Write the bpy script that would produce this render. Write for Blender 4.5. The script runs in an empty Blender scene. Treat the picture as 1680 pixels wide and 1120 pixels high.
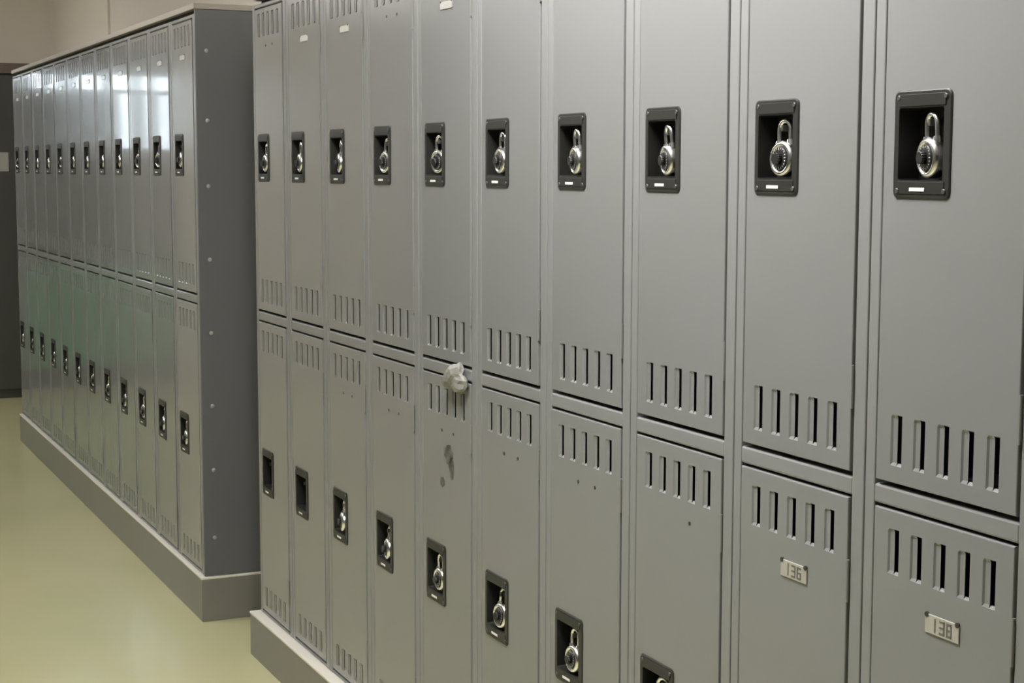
import bpy, bmesh, math, random
from mathutils import Vector, Matrix
random.seed(7)
S = 0.0254                       # everything below is written in inches
scene = bpy.context.scene
C = scene.collection

# ------------------------------------------------------------------ materials
def new_mat(name, rgb, rough=0.4, metal=0.0, spec=0.5, bump=None, mottle=None, coat=0.0):
    m = bpy.data.materials.new(name); m.use_nodes = True
    nt = m.node_tree; b = nt.nodes['Principled BSDF']
    b.inputs['Base Color'].default_value = (*rgb, 1)
    b.inputs['Roughness'].default_value = rough
    b.inputs['Metallic'].default_value = metal
    b.inputs['Specular IOR Level'].default_value = spec
    b.inputs['Coat Weight'].default_value = coat
    b.inputs['Coat Roughness'].default_value = 0.06
    tc = nt.nodes.new('ShaderNodeTexCoord')
    vec = tc.outputs['Object']
    if mottle:
        sc, rgb2, amt = mottle
        n = nt.nodes.new('ShaderNodeTexNoise'); n.inputs['Scale'].default_value = sc
        n.inputs['Detail'].default_value = 4
        nt.links.new(vec, n.inputs['Vector'])
        r = nt.nodes.new('ShaderNodeMapRange')
        r.inputs['From Min'].default_value = 0.35; r.inputs['From Max'].default_value = 0.7
        r.inputs['To Min'].default_value = 0; r.inputs['To Max'].default_value = amt
        nt.links.new(n.outputs['Fac'], r.inputs['Value'])
        mx = nt.nodes.new('ShaderNodeMix'); mx.data_type = 'RGBA'
        mx.inputs['A'].default_value = (*rgb, 1); mx.inputs['B'].default_value = (*rgb2, 1)
        nt.links.new(r.outputs['Result'], mx.inputs['Factor'])
        nt.links.new(mx.outputs['Result'], b.inputs['Base Color'])
    if bump:
        last = None
        for sc, st, dist in bump:
            n = nt.nodes.new('ShaderNodeTexNoise'); n.inputs['Scale'].default_value = sc
            n.inputs['Detail'].default_value = 2
            nt.links.new(vec, n.inputs['Vector'])
            bp = nt.nodes.new('ShaderNodeBump'); bp.inputs['Strength'].default_value = st
            bp.inputs['Distance'].default_value = dist
            nt.links.new(n.outputs['Fac'], bp.inputs['Height'])
            if last: nt.links.new(last.outputs['Normal'], bp.inputs['Normal'])
            last = bp
        nt.links.new(last.outputs['Normal'], b.inputs['Normal'])
    return m

M = {}
M['enamel'] = new_mat('grey locker enamel', (0.215, 0.22, 0.226), 0.22, 0.0, 0.5,
                      bump=[(3.0, 0.25, 0.006), (240, 0.05, 0.0006)],
                      mottle=(2.5, (0.205, 0.212, 0.206), 0.6), coat=0.35)
M['frame'] = new_mat('grey locker frame enamel', (0.225, 0.23, 0.233), 0.3, 0.0, 0.5,
                     bump=[(3.0, 0.1, 0.004)], coat=0.2)
M['inside'] = new_mat('unpainted locker inside', (0.22, 0.22, 0.21), 0.7)
M['panel'] = new_mat('end panel enamel with shade', (0.135, 0.14, 0.145), 0.4, 0.0, 0.5, bump=[(3.0, 0.1, 0.004)])  # darker than the locker enamel: shade on this side put into the colour
M['plinth'] = new_mat('painted plinth', (0.22, 0.216, 0.2), 0.38, 0.0, 0.5,
                      bump=[(3.0, 0.15, 0.006)], mottle=(1.6, (0.20, 0.19, 0.16), 0.7))
M['trim'] = new_mat('pale lit ledge edging', (0.78, 0.75, 0.68), 0.4)  # pale colour stands in for strong light on the plinth ledge
M['metalplate'] = new_mat('bright metal plate', (0.75, 0.74, 0.70), 0.3, 0.85)
M['recess'] = new_mat('black enamel lock recess', (0.02, 0.02, 0.018), 0.42)
M['pocket'] = new_mat('black pocket', (0.012, 0.012, 0.010), 0.55)
M['screw'] = new_mat('dull steel screw', (0.42, 0.43, 0.42), 0.35, 0.3)
M['dullscrew'] = new_mat('dark screw', (0.10, 0.10, 0.095), 0.45, 0.5)
M['chrome'] = new_mat('padlock steel', (0.88, 0.88, 0.88), 0.27, 1.0)
M['dial'] = new_mat('black dial', (0.02, 0.02, 0.02), 0.3)
M['tick'] = new_mat('white dial marks', (0.8, 0.8, 0.78), 0.5)
M['plate'] = new_mat('pale aluminium number plate', (0.5, 0.49, 0.45), 0.35, 0.35)
M['ink'] = new_mat('dark figures', (0.15, 0.145, 0.12), 0.6)
M['hole'] = new_mat('open screw hole', (0.03, 0.028, 0.02), 0.8)
M['hinge'] = new_mat('hinge steel', (0.2, 0.2, 0.19), 0.5, 0.2)
M['label'] = new_mat('white lock label', (0.8, 0.8, 0.77), 0.4)
M['cap'] = new_mat('taupe top board', (0.40, 0.36, 0.325), 0.5)
M['filler'] = new_mat('dark gap filler', (0.06, 0.055, 0.05), 0.7)
M['wall'] = new_mat('beige painted wall', (0.84, 0.775, 0.69), 0.75, bump=[(60, 0.1, 0.002)],
                    mottle=(0.8, (0.78, 0.72, 0.64), 0.6))
M['wall_dark'] = new_mat('dark grey painted wall', (0.05, 0.05, 0.048), 0.6)
M['ceil'] = new_mat('white ceiling', (0.55, 0.545, 0.53), 0.8)
M['floor'] = new_mat('polished vinyl floor', (0.60, 0.575, 0.345), 0.24, 0.0, 0.5,
                     bump=[(1.2, 0.08, 0.01), (9, 0.05, 0.002)],
                     mottle=(1.4, (0.52, 0.53, 0.31), 0.7), coat=0.3)
M['cabinet'] = new_mat('dark grey cabinet steel', (0.06, 0.06, 0.058), 0.45)
M['brown'] = new_mat('brown wood edging', (0.15, 0.11, 0.095), 0.5)
M['paper'] = new_mat('grey paper', (0.36, 0.36, 0.34), 0.7)
M['tape'] = new_mat('crumpled tape', (0.25, 0.25, 0.235), 0.45, bump=[(120, 0.3, 0.002)])
M['smudge'] = new_mat('glue residue', (0.05, 0.05, 0.042), 0.7, mottle=(50, (0.16, 0.16, 0.145), 0.8))
M['doorframe'] = new_mat('dark grey door frame', (0.05, 0.05, 0.05), 0.5)
M['green'] = new_mat('green enamel', (0.06, 0.26, 0.12), 0.5)
M['lawn'] = new_mat('lawn', (0.007, 0.022, 0.009), 0.9, mottle=(3, (0.012, 0.026, 0.008), 1))
g = bpy.data.materials.new('clear glass'); g.use_nodes = True
gb = g.node_tree.nodes['Principled BSDF']
gb.inputs['Transmission Weight'].default_value = 1; gb.inputs['Roughness'].default_value = 0
gb.inputs['IOR'].default_value = 1.1
M['glass'] = g
e = bpy.data.materials.new('fluorescent diffuser'); e.use_nodes = True
eb = e.node_tree.nodes['Principled BSDF']
eb.inputs['Emission Color'].default_value = (1.0, 0.97, 0.93, 1)
eb.inputs['Emission Strength'].default_value = 45.0
M['tube'] = e
e2 = e.copy(); e2.name = 'older fluorescent diffuser'; M['tube2'] = e2
e2.node_tree.nodes['Principled BSDF'].inputs['Emission Strength'].default_value = 19.0  # weaker output for the two lights farther down the aisle

# ------------------------------------------------------------------ mesh helpers (inches)
def box(bm, x0, x1, y0, y1, z0, z1, bev=0.0, mi=0):
    r = bmesh.ops.create_cube(bm, size=1.0)
    vs = r['verts']
    for v in vs:
        v.co = Vector(((x0 + x1) / 2 + v.co.x * (x1 - x0), (y0 + y1) / 2 + v.co.y * (y1 - y0), (z0 + z1) / 2 + v.co.z * (z1 - z0)))
    fs = set(f for v in vs for f in v.link_faces)
    for f in fs: f.material_index = mi
    if bev:
        es = list(set(ed for v in vs for ed in v.link_edges))
        bmesh.ops.bevel(bm, geom=es, offset=bev, segments=2, affect='EDGES', profile=0.5, material=mi)

def quad(bm, pts, mi=0):
    f = bm.faces.new([bm.verts.new(p) for p in pts]); f.material_index = mi; return f

def disc(bm, cx, cy, cz, r, x0, x1, n=24, mi=0, bev=0.0):
    """short cylinder whose axis runs along x"""
    rings = []
    prof = [(x1, r), (x0 + bev, r), (x0, r - bev)] if bev else [(x1, r), (x0, r)]
    for x, rr in prof:
        rings.append([bm.verts.new((x, cy + rr * math.cos(2 * math.pi * k / n), cz + rr * math.sin(2 * math.pi * k / n))) for k in range(n)])
    for a, b in zip(rings, rings[1:]):
        for k in range(n):
            f = bm.faces.new((a[k], a[(k + 1) % n], b[(k + 1) % n], b[k])); f.material_index = mi; f.smooth = True
    for rg in (rings[0], rings[-1]):
        f = bm.faces.new(rg); f.material_index = mi

def rrect(w, h, r, n=5):
    pts = []
    for cx, cy, a0 in ((w - r, h - r, 0), (-w + r, h - r, 90), (-w + r, -h + r, 180), (w - r, -h + r, 270)):
        for k in range(n):
            a = math.radians(a0 + 90 * k / (n - 1)); pts.append((cx + r * math.cos(a), cy + r * math.sin(a)))
    return pts

def obj(name, bm, mats, parent=None, loc=(0, 0, 0), rot=(0, 0, 0), scale=True):
    bmesh.ops.recalc_face_normals(bm, faces=bm.faces)
    me = bpy.data.meshes.new(name)
    if scale: bmesh.ops.scale(bm, vec=(S, S, S), verts=bm.verts)
    bm.to_mesh(me); bm.free()
    for m in (mats if isinstance(mats, (list, tuple)) else [mats]): me.materials.append(M[m])
    o = bpy.data.objects.new(name, me); C.objects.link(o)
    o.location = Vector(loc) * S; o.rotation_euler = rot
    if parent: o.parent = parent
    return o

def tag(o, label=None, cat=None, group=None, kind=None):
    if label: o['label'] = label
    if cat: o['category'] = cat
    if group: o['group'] = group
    if kind: o['kind'] = kind
    return o

def empty(name, loc, rot=(0, 0, 0)):
    o = bpy.data.objects.new(name, None); C.objects.link(o)
    o.empty_display_size = 0.05
    o.location = Vector(loc) * S; o.rotation_euler = rot
    return o

def copy_tree(o, parent=None):
    c = o.copy(); C.objects.link(c); c.parent = parent
    for ch in [k for k in bpy.data.objects if k.parent == o]:
        copy_tree(ch, c)
    return c

# ------------------------------------------------------------------ dimensions
PITCH = 12.0
TOP, BOT = 71.4, 4.95                 # locker body
UP = (38.85, 70.85); LOW = (5.45, 37.5)          # upper / lower door, z
DW = 9.9                             # door width
LOCK_U = (52.65, 57.7); LOCK_L = (18.65, 23.7)
DEPTH = 15.0
SLITS = (3.1, 1.4, -0.3, -2.0, -3.7)
LY0, LY1 = 4.95 - 0.84 - 4.09, 4.95 - 0.84       # lock plate, door-local y

# a column occupies local y -6 .. 6 ; +y is the far (photo-left) side; door from -4.85 to 5.05
DC = 0.10

def door_mesh(z0, z1, lock, louvers):
    zc = (z0 + z1) / 2
    bm = bmesh.new()
    h = DW / 2; t = 0.06
    holes = []
    for (a, b) in louvers:
        for s in SLITS:
            holes.append((s - 0.1, s + 0.75, a - zc, b - zc))
    holes.append((LY0 + 0.25, LY1 - 0.2, lock[0] + 0.6 - zc, lock[1] - 0.6 - zc))
    ys = sorted(set([-h + t, h - t] + [v for q in holes for v in q[:2]]))
    zs = sorted(set([z0 - zc + t, z1 - zc - t] + [v for q in holes for v in q[2:]]))
    vd = {}
    def V(y, z):
        k = (round(y, 4), round(z, 4))
        if k not in vd: vd[k] = bm.verts.new((0, y, z))
        return vd[k]
    for y0_, y1_ in zip(ys, ys[1:]):
        for a, b in zip(zs, zs[1:]):
            my, mz = (y0_ + y1_) / 2, (a + b) / 2
            if any(q[0] < my < q[1] and q[2] < mz < q[3] for q in holes): continue
            bm.faces.new((V(y0_, a), V(y1_, a), V(y1_, b), V(y0_, b)))
    # rolled edge and returns
    A, B = z0 - zc, z1 - zc
    def ring(x, i): return [(x, -h + i, A + i), (x, h - i, A + i), (x, h - i, B - i), (x, -h + i, B - i)]
    rs = [[bm.verts.new(p) for p in ring(x, i)] for x, i in ((0, t), (t * 0.3, t * 0.3), (t, 0), (0.55, 0), (0.55, 0.5))]
    for p, q in zip(rs, rs[1:]):
        for k in range(4):
            bm.faces.new((p[k], p[(k + 1) % 4], q[(k + 1) % 4], q[k]))
    # pressed louvres: a shallow pan sunk into the sheet with a cut slit along its near edge
    for (a, b) in louvers:
        a -= zc; b -= zc
        for s in SLITS:
            D = 0.07
            yo, yi, ys_, yn = s + 0.75, s + 0.64, s + 0.3, s - 0.1
            P = {}
            for nm, y, x in (('o', yo, 0), ('i', yi, D), ('s', ys_, D)):
                P[nm] = [bm.verts.new(p) for p in ((0, y, a), (x, y, a + 0.16), (x, y, b - 0.12), (0, y, b))]
            for p, q in (('o', 'i'), ('i', 's')):
                for k in range(3):
                    bm.faces.new((P[p][k], P[q][k], P[q][k + 1], P[p][k + 1]))
            # turned lips at the bottom and top of the slit
            bm.faces.new([bm.verts.new(p) for p in ((0, yn, a), (0, ys_, a), (0.14, ys_, a + 0.14), (0.14, yn, a + 0.14))])
            bm.faces.new([bm.verts.new(p) for p in ((0, yn, b), (0, ys_, b), (0.1, ys_, b - 0.06), (0.1, yn, b - 0.06))])
    return bm

def recess_mesh(lock, zc):
    """dark plate with rounded corners, rectangular pocket, hasp and four screws (door-local)"""
    bm = bmesh.new()
    cy = (LY0 + LY1) / 2; hw = (LY1 - LY0) / 2
    cz = (lock[0] + lock[1]) / 2 - zc; hh = (lock[1] - lock[0]) / 2
    out = rrect(hw, hh, 0.32)
    py, pz = -0.08, 0.02                # pocket centre inside the plate (toward near side)
    inn = [(y + py + 0.14, z + pz) for y, z in rrect(1.62, 1.70, 0.12)]
    loops = []
    for pts, x in ((out, 0.02), (out, -0.05), ([(y * 0.97, z * 0.975) for y, z in out], -0.09), (inn, -0.09), ([(y, z) for y, z in inn], -0.02), (inn, 1.15)):
        loops.append([bm.verts.new((x, cy + y, cz + z)) for y, z in pts])
    n = len(out)
    for i, (a, b) in enumerate(zip(loops, loops[1:])):
        for k in range(n):
            f = bm.faces.new((a[k], a[(k + 1) % n], b[(k + 1) % n], b[k])); f.material_index = 1 if i >= 4 else 0
    f = bm.faces.new(loops[-1]); f.material_index = 1
    # raised fields above and below the pocket
    box(bm, -0.13, -0.085, cy - hw + 0.36, cy + hw - 0.36, cz + 1.78, cz + hh - 0.18, 0.02, 0)
    box(bm, -0.12, -0.085, cy - hw + 0.36, cy + hw - 0.36, cz - hh + 0.2, cz - 1.74, 0.02, 0)
    for sy in (-1, 1):
        for sz in (-1, 1):
            disc(bm, 0, cy + sy * (hw - 0.36), cz + sz * (hh - 0.34), 0.13, -0.16, -0.08, 12, 2, 0.03)
    # hasp that the shackle passes through
    box(bm, 0.12, 1.12, cy - 0.33, cy - 0.17, cz + 0.85, cz + 1.18, 0.03, 3)
    return bm, cy, cz

def make_column():
    root = empty('double_tier_locker', (0, 0, 0))
    bm = bmesh.new()
    w = 5.95
    # shell
    box(bm, 0.16, DEPTH, -w, -w + 0.06, BOT, TOP, 0, 0)
    box(bm, 0.16, DEPTH, w - 0.06, w, BOT, TOP, 0, 0)
    box(bm, DEPTH - 0.06, DEPTH, -w, w, BOT, TOP, 0, 1)
    for z in (BOT, (UP[0] + LOW[1]) / 2, TOP - 0.06):
        box(bm, 0.16, DEPTH, -w, w, z, z + 0.06, 0, 0)
    # face frame: two stiles, three rails
    x0, x1 = 0.05, 0.9
    gp = 0.14
    yl, yr = DC + DW / 2 + gp, DC - DW / 2 - gp
    box(bm, x0, x1, yl, w, BOT, TOP, 0.07, 0)
    box(bm, x0, x1, -w, yr, BOT, TOP, 0.07, 0)
    for a, b in ((UP[1] + 0.1, TOP), (LOW[1] + 0.14, UP[0] - 0.24), (BOT, LOW[0] - 0.2)):
        box(bm, x0 + 0.01, x1, yr - 0.05, yl + 0.05, a, b, 0.13, 0)
    obj('locker_body', bm, ['frame', 'inside'], root)
    for tier, (z0, z1), lock, lv in (('upper', UP, LOCK_U, ((39.7, 42.2), (67.9, 70.35))), ('lower', LOW, LOCK_L, ((6.1, 8.2), (34.35, 36.6)))):
        zc = (z0 + z1) / 2
        d = obj('door', door_mesh(z0, z1, lock, lv), 'enamel', root, (0, DC, zc))
        d['tier'] = tier
        rb, cy, cz = recess_mesh(lock, zc)
        obj('lock_recess', rb, ['recess', 'pocket', 'dullscrew', 'dullscrew'], d)
        lb = bmesh.new()
        box(lb, -0.15, -0.115, cy - 0.35, cy + 0.75, cz - 2.2, cz - 2.02, 0.02, 0)
        obj('lock_label', lb, 'label', d)
        for hz in (z0 + 4.3, z1 - 4.3):
            hb = bmesh.new()
            r = bmesh.ops.create_cone(hb, cap_ends=True, segments=10, radius1=0.09, radius2=0.09, depth=2.2)
            for v in hb.verts: v.co = Vector((v.co.x + 0.03, v.co.y - DW / 2 - 0.055, v.co.z + hz - zc))
            obj('hinge', hb, 'hinge', d)
    return root

# number plate + figures, built as a sub-part of a door
FONT = {'0': ((0, 0, 0, 4), (2, 0, 2, 4), (0, 0, 2, 0), (0, 4, 2, 4)), '1': ((1, 0, 1, 4),), '2': ((0, 4, 2, 4), (2, 2, 2, 4), (0, 2, 2, 2), (0, 0, 0, 2), (0, 0, 2, 0)),
        '3': ((0, 4, 2, 4), (2, 0, 2, 4), (0, 2, 2, 2), (0, 0, 2, 0)), '4': ((0, 2, 0, 4), (2, 0, 2, 4), (0, 2, 2, 2)), '5': ((0, 4, 2, 4), (0, 2, 0, 4), (0, 2, 2, 2), (2, 0, 2, 2), (0, 0, 2, 0)),
        '6': ((0, 4, 2, 4), (0, 0, 0, 4), (0, 2, 2, 2), (2, 0, 2, 2), (0, 0, 2, 0)), '7': ((0, 4, 2, 4), (2, 0, 2, 4)), '8': ((0, 0, 0, 4), (2, 0, 2, 4), (0, 0, 2, 0), (0, 4, 2, 4), (0, 2, 2, 2)),
        '9': ((0, 4, 2, 4), (2, 0, 2, 4), (0, 2, 0, 4), (0, 2, 2, 2), (0, 0, 2, 0))}
def number_plate(door, zc, z, text, hh=0.46, m='plate'):
    bm = bmesh.new()
    y0 = -0.35; zz = z - zc
    box(bm, -0.07, 0.0, y0 - 1.2, y0 + 1.2, zz - hh, zz + hh, 0.03, 0)
    for sy in (-1.08, 1.08):
        disc(bm, 0, y0 + sy, zz + hh - 0.04, 0.13 if hh > 0.4 else 0.07, -0.10, 0.0, 10, 2)
    st = 0.1; u = 0.15; wch = 0.5
    for i, ch in enumerate(text):
        oy = y0 + 0.62 - i * wch - 0.0           # reads left (far) to right (near)
        for (a, b, c, d) in FONT[ch]:
            ya, yb = oy - c * u * 0.95, oy - a * u * 0.95
            box(bm, -0.085, -0.065, ya - st / 2, yb + st / 2, zz + (b - 2) * u * 0.95 - st / 2, zz + (d - 2) * u * 0.95 + st / 2, 0, 1)
    return obj('number_plate', bm, [m, 'ink', 'hole'], door)
def screw_holes(door, zc, z, which=(1, 1)):
    for k, sy in enumerate((1.2, -1.2)):
        if not which[k]: continue
        bm = bmesh.new(); disc(bm, 0, -0.35 + sy, z - zc, 0.12, -0.03, 0.02, 10)
        obj('screw_hole', bm, 'hole', door)

def make_padlock():
    root = empty('combination_padlock', (0, 0, 0))
    bm = bmesh.new()
    # turned case, axis along x, front towards -x
    prof = [(0.40, 0.0), (0.40, 0.78), (0.33, 0.90), (0.20, 0.955), (-0.20, 0.955), (-0.33, 0.92), (-0.40, 0.83), (-0.42, 0.72), (-0.38, 0.70), (-0.38, 0.0)]
    n = 36
    rings = []
    for x, r in prof:
        if r == 0: rings.append([bm.verts.new((x, 0, 0))])
        else: rings.append([bm.verts.new((x, r * math.cos(2 * math.pi * k / n), r * math.sin(2 * math.pi * k / n))) for k in range(n)])
    for a, b in zip(rings, rings[1:]):
        for k in range(n):
            k2 = (k + 1) % n
            vs = [v for v in ((a[0],) if len(a) == 1 else (a[k], a[k2]))] + [v for v in ((b[0],) if len(b) == 1 else (b[k2], b[k]))]
            f = bm.faces.new(vs); f.smooth = True
    for sy in (-0.48, 0.48):                     # shoulders the shackle enters
        r = bmesh.ops.create_cone(bm, cap_ends=True, segments=16, radius1=0.24, radius2=0.2, depth=0.3)
        for v in r['verts']: v.co += Vector((0, sy, 0.84))
    obj('lock_case', bm, 'chrome', root)
    bm = bmesh.new()
    disc(bm, 0, 0, 0, 0.62, -0.45, -0.36, 36, 0, 0.03)
    for k in range(20):
        a = 2 * math.pi * k / 20
        r0, r1 = (0.44, 0.58) if k % 5 == 0 else (0.5, 0.58)
        wv = 0.018
        ca, sa = math.cos(a), math.sin(a)
        quad(bm, [(-0.456, r0 * ca - wv * sa, r0 * sa + wv * ca), (-0.456, r1 * ca - wv * sa, r1 * sa + wv * ca), (-0.456, r1 * ca + wv * sa, r1 * sa - wv * ca), (-0.456, r0 * ca + wv * sa, r0 * sa - wv * ca)], 1)
    for k in range(14):                          # fluted knob
        a = 2 * math.pi * k / 14
        disc(bm, 0, 0.24 * math.cos(a), 0.24 * math.sin(a), 0.06, -0.72, -0.44, 8, 0)
    disc(bm, 0, 0, 0, 0.26, -0.72, -0.44, 24, 0, 0.04)
    obj('dial', bm, ['dial', 'tick'], root)
    bm = bmesh.new()
    path = [(-0.48, 0.7)] + [(-0.48, 1.0), (-0.48, 1.35), (-0.48, 1.55)] + [(0.48 * math.cos(math.radians(a)), 1.55 + 0.48 * math.sin(math.radians(a))) for a in range(160, 0, -20)] + [(0.48, 1.55), (0.48, 1.35), (0.48, 1.0), (0.48, 0.7)]
    m = 10; prev = None
    for i, (y, z) in enumerate(path):
        p0 = path[max(i - 1, 0)]; p1 = path[min(i + 1, len(path) - 1)]
        ty, tz = p1[0] - p0[0], p1[1] - p0[1]; L = math.hypot(ty, tz); ty /= L; tz /= L
        ny, nz = -tz, ty
        rg = [bm.verts.new((0.13 * math.sin(2 * math.pi * k / m), y + ny * 0.13 * math.cos(2 * math.pi * k / m), z + nz * 0.13 * math.cos(2 * math.pi * k / m))) for k in range(m)]
        if prev:
            for k in range(m):
                f = bm.faces.new((prev[k], prev[(k + 1) % m], rg[(k + 1) % m], rg[k])); f.smooth = True
        prev = rg
    obj('shackle', bm, 'chrome', root)
    return root

# ------------------------------------------------------------------ the two rows
proto = make_column()
lock0 = make_padlock()
used = {'c': False, 'l': False}
ORD = ['first', 'second', 'third', 'fourth', 'fifth', 'sixth', 'seventh', 'eighth', 'ninth', 'tenth', 'eleventh', 'twelfth']

def place_column(x, yc, label, group, tilt=0.25, dz=0):
    r = copy_tree(proto) if used['c'] else proto
    used['c'] = True
    r.location = Vector((x, yc, dz)) * S
    tag(r, label, 'locker', group)
    doors = {}
    for ch in [k for k in bpy.data.objects if k.parent == r]:
        if ch.name.startswith('door'):
            doors[ch['tier']] = ch
            ch.rotation_euler = (0, random.uniform(-0.12, 0.12) * math.pi / 180, random.uniform(-tilt, tilt) * math.pi / 180)
    return r, doors

def place_padlock(x, yc, lock, label, group):
    r = copy_tree(lock0) if used['l'] else lock0
    used['l'] = True
    cy = yc + DC + (LY0 + LY1) / 2
    r.location = Vector((x + 0.36, cy - 0.25 + random.uniform(-0.06, 0.06), lock[0] + 1.88 + random.uniform(0, 0.08))) * S
    r.rotation_euler = (math.radians(random.uniform(-5, 5)), math.radians(random.uniform(-3, 3)), math.radians(random.uniform(-14, 14)))
    tag(r, label, 'padlock', group)
    return r

zcU, zcL = sum(UP) / 2, sum(LOW) / 2
NEAR_LEFT = 173.35
near_txt = {0: 'leftmost, lower recess empty', 1: 'second from left, lower recess empty', 2: 'third from left', 3: 'fourth from left',
            4: 'fifth from left, dark smudge on lower door', 5: 'sixth from left, two screw holes below lower vents', 6: 'seventh from left, two screw holes below lower vents',
            7: 'third from right, one screw hole on lower door', 8: 'second from right, number plate on lower door', 9: 'rightmost whole one, number plate on lower door'}
placed_doors = {}
locks_todo = []
for i in range(11):
    yc = NEAR_LEFT - 6 - PITCH * i
    lab = ('grey two-tier locker in the near row, ' + near_txt[i]) if i < 10 else 'grey two-tier locker cut off by the right edge, near row'
    r, d = place_column(0, yc, lab, 'lockers of the near row')
    placed_doors[('n', i)] = d
FAR_X, FAR_Y, FAR_Z = -2.27, 189.45, 0.5
for k in range(12):
    yc = FAR_Y + 6 + PITCH * k
    lab = 'grey two-tier locker in the far row, ' + (ORD[k] + ' from its dark end panel')
    r, d = place_column(FAR_X, yc, lab, 'lockers of the far row', 0.5, FAR_Z)
    placed_doors[('f', k)] = d
# things that differ from door to door (added after copying)
for (row, i), d in placed_doors.items():
    if row == 'n' and i in (0, 3): screw_holes(d['upper'], zcU, 66.9)
    else: number_plate(d['upper'], zcU, 66.7, '', 0.3, 'metalplate')
    if row == 'f': continue
    if i >= 8:
        number_plate(d['lower'], zcL, 32.65, {8: '136', 9: '138', 10: ''}[i])
    elif i == 7: screw_holes(d['lower'], zcL, 33.1, (0, 1))
    elif i >= 2: screw_holes(d['lower'], zcL, 33.1)
# residue mark on the fifth near locker's lower door
bm = bmesh.new()
dl = placed_doors[('n', 4)]['lower']
def blob(bm, cy, cz, ry, rz, seed):
    rnd = random.Random(seed); n = 22; pts = []
    for k in range(n):
        a = 2 * math.pi * k / n; q = 1 + rnd.uniform(-0.16, 0.16)
        pts.append((-0.012, cy + ry * q * math.cos(a), cz + rz * q * math.sin(a)))
    top = [bm.verts.new(p) for p in pts]; bot = [bm.verts.new((0.02, p[1], p[2])) for p in pts]
    bm.faces.new(top)
    for k in range(n): bm.faces.new((top[k], top[(k + 1) % n], bot[(k + 1) % n], bot[k]))
yc4 = NEAR_LEFT - 6 - PITCH * 4 + DC
blob(bm, 118.9 - yc4, 31.35 - zcL, 0.95, 0.75, 1)
blob(bm, 118.3 - yc4, 30.3 - zcL, 0.55, 0.85, 2)
blob(bm, 120.2 - yc4, 28.9 - zcL, 0.5, 0.42, 3)
s = obj('glue_residue', bm, 'smudge', dl); s['label'] = 'dark grey smudge of old glue'

def near_place(i): return near_txt[i].split(',')[0] if i < 9 else 'rightmost whole'
pl_names = ['first locker from left', 'second locker from left', 'third locker from left', 'fourth locker from left', 'fifth locker from left', 'sixth locker from left',
            'seventh locker from left', 'third locker from right', 'second locker from right', 'rightmost whole locker', 'locker cut by right edge']
for i in range(10):
    yc = NEAR_LEFT - 6 - PITCH * i
    place_padlock(0, yc, LOCK_U, 'chrome dial padlock in upper door recess of %s, near row' % pl_names[i], 'padlocks on the upper doors of the near row')
for i in range(2, 8):
    yc = NEAR_LEFT - 6 - PITCH * i
    place_padlock(0, yc, LOCK_L, 'chrome dial padlock in lower door recess of %s, near row' % pl_names[i], 'padlocks on the lower doors of the near row')
for k in range(12):
    yc = FAR_Y + 6 + PITCH * k
    place_padlock(FAR_X, yc, [v + FAR_Z for v in LOCK_U], 'chrome padlock on upper door of far row locker %s from its dark end panel' % ORD[k], 'padlocks on the upper doors of the far row')
    place_padlock(FAR_X, yc, [v + FAR_Z for v in LOCK_L], 'chrome padlock on lower door of far row locker %s from its dark end panel' % ORD[k], 'padlocks on the lower doors of the far row')

# ------------------------------------------------------------------ plinths, top boards, end panel
def plinth(x, y0, y1, top, label):
    t = empty('locker_plinth', (0, 0, 0)); tag(t, label, 'plinth')
    bm = bmesh.new(); box(bm, x + 0.06, x + DEPTH + 1, y0 + 0.06, y1 - 0.06, 0, top - 0.3, 0.05)
    obj('plinth_board', bm, 'plinth', t)
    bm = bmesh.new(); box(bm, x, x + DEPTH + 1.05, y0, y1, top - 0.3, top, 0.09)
    obj('plinth_lit_edge', bm, 'trim', t)['label'] = 'pale top edging with the light painted in'
plinth(-1.1, NEAR_LEFT - PITCH * 11 - 0.5, NEAR_LEFT + 0.6, 4.93, 'grey plinth with a pale lit top edge under the near row of lockers')
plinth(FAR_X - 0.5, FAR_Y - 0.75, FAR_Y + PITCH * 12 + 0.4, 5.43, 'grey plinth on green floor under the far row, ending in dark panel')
def cap(x, y0, y1, label, dz=0):
    t = empty('top_board', (0, 0, dz)); tag(t, label, 'board')
    bm = bmesh.new(); box(bm, x + 0.7, x + DEPTH, y0 + 0.3, y1 - 0.1, TOP + 0.01, TOP + 0.5); obj('spacer', bm, 'filler', t)
    bm = bmesh.new(); box(bm, x - 0.15, x + DEPTH + 1.2, y0, y1, TOP + 0.5, TOP + 1.15, 0.05); obj('board', bm, 'cap', t)
cap(0.3, NEAR_LEFT - PITCH * 11, NEAR_LEFT - 0.2, 'pale taupe board along the top of the near row of lockers')
cap(FAR_X, FAR_Y - 0.5, FAR_Y + PITCH * 12, 'pale taupe board along the top of the far row of lockers', FAR_Z)
t = empty('locker_end_panel', (0, 0, 0)); tag(t, 'tall shaded grey riveted panel closing the near end of the far row', 'panel')
bm = bmesh.new()
box(bm, FAR_X, DEPTH + FAR_X + 0.6, FAR_Y - 0.45, FAR_Y - 0.06, 5.45, 72.38, 0.06)
obj('panel_sheet', bm, 'panel', t)
for z in (67.65, 59.6, 52.0, 43.4, 34.7, 26.0, 18.3, 10.1):
    bm = bmesh.new()
    bmesh.ops.create_uvsphere(bm, u_segments=14, v_segments=8, radius=0.26)
    for v in bm.verts: v.co = Vector((-1.0 + v.co.x, FAR_Y - 0.45 + v.co.y * 0.5, z + v.co.z))
    for f in bm.faces: f.smooth = True
    obj('rivet', bm, 'screw', t)

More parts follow.
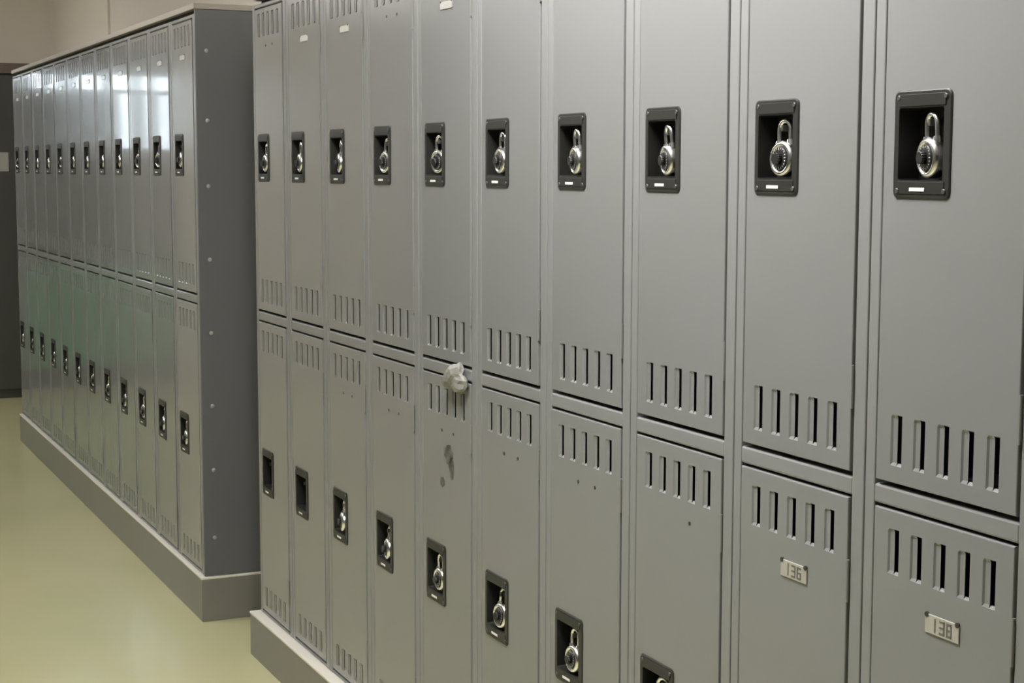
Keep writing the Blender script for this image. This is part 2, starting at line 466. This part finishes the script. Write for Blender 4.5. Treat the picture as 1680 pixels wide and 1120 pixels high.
# wad of tape stuck on the rail
bm = bmesh.new()
bmesh.ops.create_icosphere(bm, subdivisions=3, radius=1.0)
rnd = random.Random(5)
for v in bm.verts:
    q = 0.95 + rnd.uniform(-0.12, 0.1) + 0.2 * math.sin(4 * v.co.y + 2.5 * v.co.z)
    v.co = Vector((v.co.x * 0.55 * q, v.co.y * 2.0 * q - 0.25 * v.co.z, v.co.z * 1.15 * q))
tag(obj('tape_wad', bm, 'tape', None, (-0.35, 116.7, 37.75)), 'pale crumpled wad of tape on the rail between upper and lower near-row doors', 'tape')

# ------------------------------------------------------------------ dark cabinet at the end
CY = 397.0
t = empty('tall_cabinet', (0, CY, 0)); tag(t, 'tall dark grey cabinet at the left edge behind the far row', 'cabinet')
bm = bmesh.new(); box(bm, -9, 13, 0.7, 13.5, 0, 76.0, 0.1); obj('cabinet_body', bm, 'cabinet', t)
bm = bmesh.new(); box(bm, -8.8, 12.8, 0, 0.68, 2.2, 75.6, 0.1); obj('cabinet_door', bm, 'cabinet', t)
bm = bmesh.new(); box(bm, -9.3, 13.3, -0.3, 13.7, 76.02, 78.4, 0.1); obj('cabinet_top', bm, 'brown', t)['label'] = 'brown wooden top edging'
bm = bmesh.new(); box(bm, -2.5, 5.4, CY - 0.08, CY - 0.01, 53.4, 57.8)
tag(obj('notice', bm, 'paper'), 'small pale notice stuck on the tall dark cabinet at left edge', 'notice')

# ------------------------------------------------------------------ room shell
def struct(name, bm, m, parent=None):
    o = obj(name, bm, m, parent)
    if not parent: o['kind'] = 'structure'
    return o
X0, X1, Y0, Y1, ZT = -112, 18.4, -110, 411, 110
bm = bmesh.new(); box(bm, X0 - 4, X1 + 4, Y0 - 4, Y1 + 4, -3, 0); struct('floor', bm, 'floor')
bm = bmesh.new(); box(bm, X0 - 4, X1 + 4, Y0 - 4, Y1 + 4, ZT, ZT + 3); struct('ceiling', bm, 'ceil')
bm = bmesh.new(); box(bm, X1, X1 + 4, Y0 - 4, Y1 + 4, 0, ZT); struct('wall_right', bm, 'wall')
bm = bmesh.new(); box(bm, X0 - 4, X0, Y0 - 4, Y1 + 4, 0, ZT); struct('wall_left', bm, 'wall_dark')
bm = bmesh.new(); box(bm, X0, X1, Y0 - 4, Y0, 0, ZT); struct('wall_near', bm, 'wall_dark')
DX0, DX1, DZ = -54, -13, 84
bm = bmesh.new()
box(bm, X0, DX0, Y1, Y1 + 4, 0, ZT); box(bm, DX1, X1, Y1, Y1 + 4, 0, ZT); box(bm, DX0, DX1, Y1, Y1 + 4, DZ, ZT)
struct('wall_far', bm, 'wall')
bm = bmesh.new(); box(bm, X1 - 0.5, X1, 340.5, 343.5, 0, ZT); struct('trim_1', bm, 'wall')
# unseen glazed door added in the far wall to shape the locker reflections
t = empty('door_1', (0, 0, 0)); t['kind'] = 'structure'
bm = bmesh.new()
f0, f1 = Y1 + 0.5, Y1 + 2.5
for a in ((DX0, DX0 + 4, 0, DZ), (DX1 - 4, DX1, 0, DZ), (DX0, DX1, 0, 5), (DX0, DX1, 77, DZ), (DX0, DX1, 31, 59), (-47.4, -43, 59, 72.5), (-40.5, DX1, 59, 72.5),
          (DX0, DX1, 72.5, 73.5), (-46.5, -43.5, 73.5, 77), (-38, -33, 73.5, 77), (-30, -26, 73.5, 77), (-23.5, -20, 73.5, 77)):
    box(bm, a[0], a[1], f0, f1, a[2], a[3], 0.05)
obj('door_frame', bm, 'doorframe', t)
bm = bmesh.new(); box(bm, DX0 + 4, DX1 - 4, Y1 + 1.3, Y1 + 1.6, 59, 77)
obj('door_glass', bm, 'glass', t)
bm = bmesh.new(); box(bm, DX0 + 3.9, DX1 - 3.9, Y1 + 0.9, Y1 + 2.1, 4.9, 31.1); obj('kick_panel', bm, 'green', t)  # green panel added to tint the reflections in the lower far doors
bm = bmesh.new(); box(bm, -900, 900, Y1 + 5, Y1 + 1600, -6, -1); o = struct('ground_outside', bm, 'lawn')

# hanging lights, out of view; the last is added to brighten the far wall
for x, y, mt, lab in ((-24, 82, 'tube', 'hanging fluorescent light over the near row of lockers'), (-62, 212, 'tube2', 'hanging fluorescent light over the aisle beside the far row'),
                      (-72, 345, 'tube2', 'hanging fluorescent light near the glazed far door')):
    t = empty('hanging_light', (x, y, 98)); tag(t, lab, 'light', 'fluorescent lights over the aisle')
    bm = bmesh.new()
    box(bm, -8.5, 8.5, -22, -21, -2, 1.5, 0.1); box(bm, -8.5, 8.5, 21, 22, -2, 1.5, 0.1)
    obj('end_cap', bm, 'ceil', t)
    bm = bmesh.new(); box(bm, -8, 8, -20.95, 20.95, -1.8, 1.2, 0.4); obj('diffuser', bm, mt, t)
    for yy in (-21.5, 21.5):
        bm = bmesh.new(); box(bm, -0.2, 0.2, yy - 0.2, yy + 0.2, 1.5, ZT - 98); obj('hanging_rod', bm, 'ceil', t)

# ------------------------------------------------------------------ world, camera
w = bpy.data.worlds.new('sky'); scene.world = w; w.use_nodes = True
bg = w.node_tree.nodes['Background']; bg.inputs['Color'].default_value = (0.80, 0.92, 1.0, 1); bg.inputs['Strength'].default_value = 13.0
cam = bpy.data.cameras.new('camera'); co = bpy.data.objects.new('camera', cam); C.objects.link(co)
cam.sensor_width = 36.0; cam.lens = 2677.15 / 1680 * 36.0; cam.clip_start = 0.05; cam.clip_end = 200
co.location = Vector((-49.82, 0, 53.95)) * S
co.rotation_euler = (Matrix.Rotation(-0.436, 4, 'Z') @ Matrix.Rotation(math.pi / 2 - 0.1047, 4, 'X') @ Matrix.Rotation(0.0018, 4, 'Z')).to_euler()
scene.camera = co
scene.view_settings.view_transform = 'Standard'; scene.view_settings.look = 'None'
scene.view_settings.gamma = 1; scene.view_settings.use_curve_mapping = False
scene.view_settings.exposure = 0.0
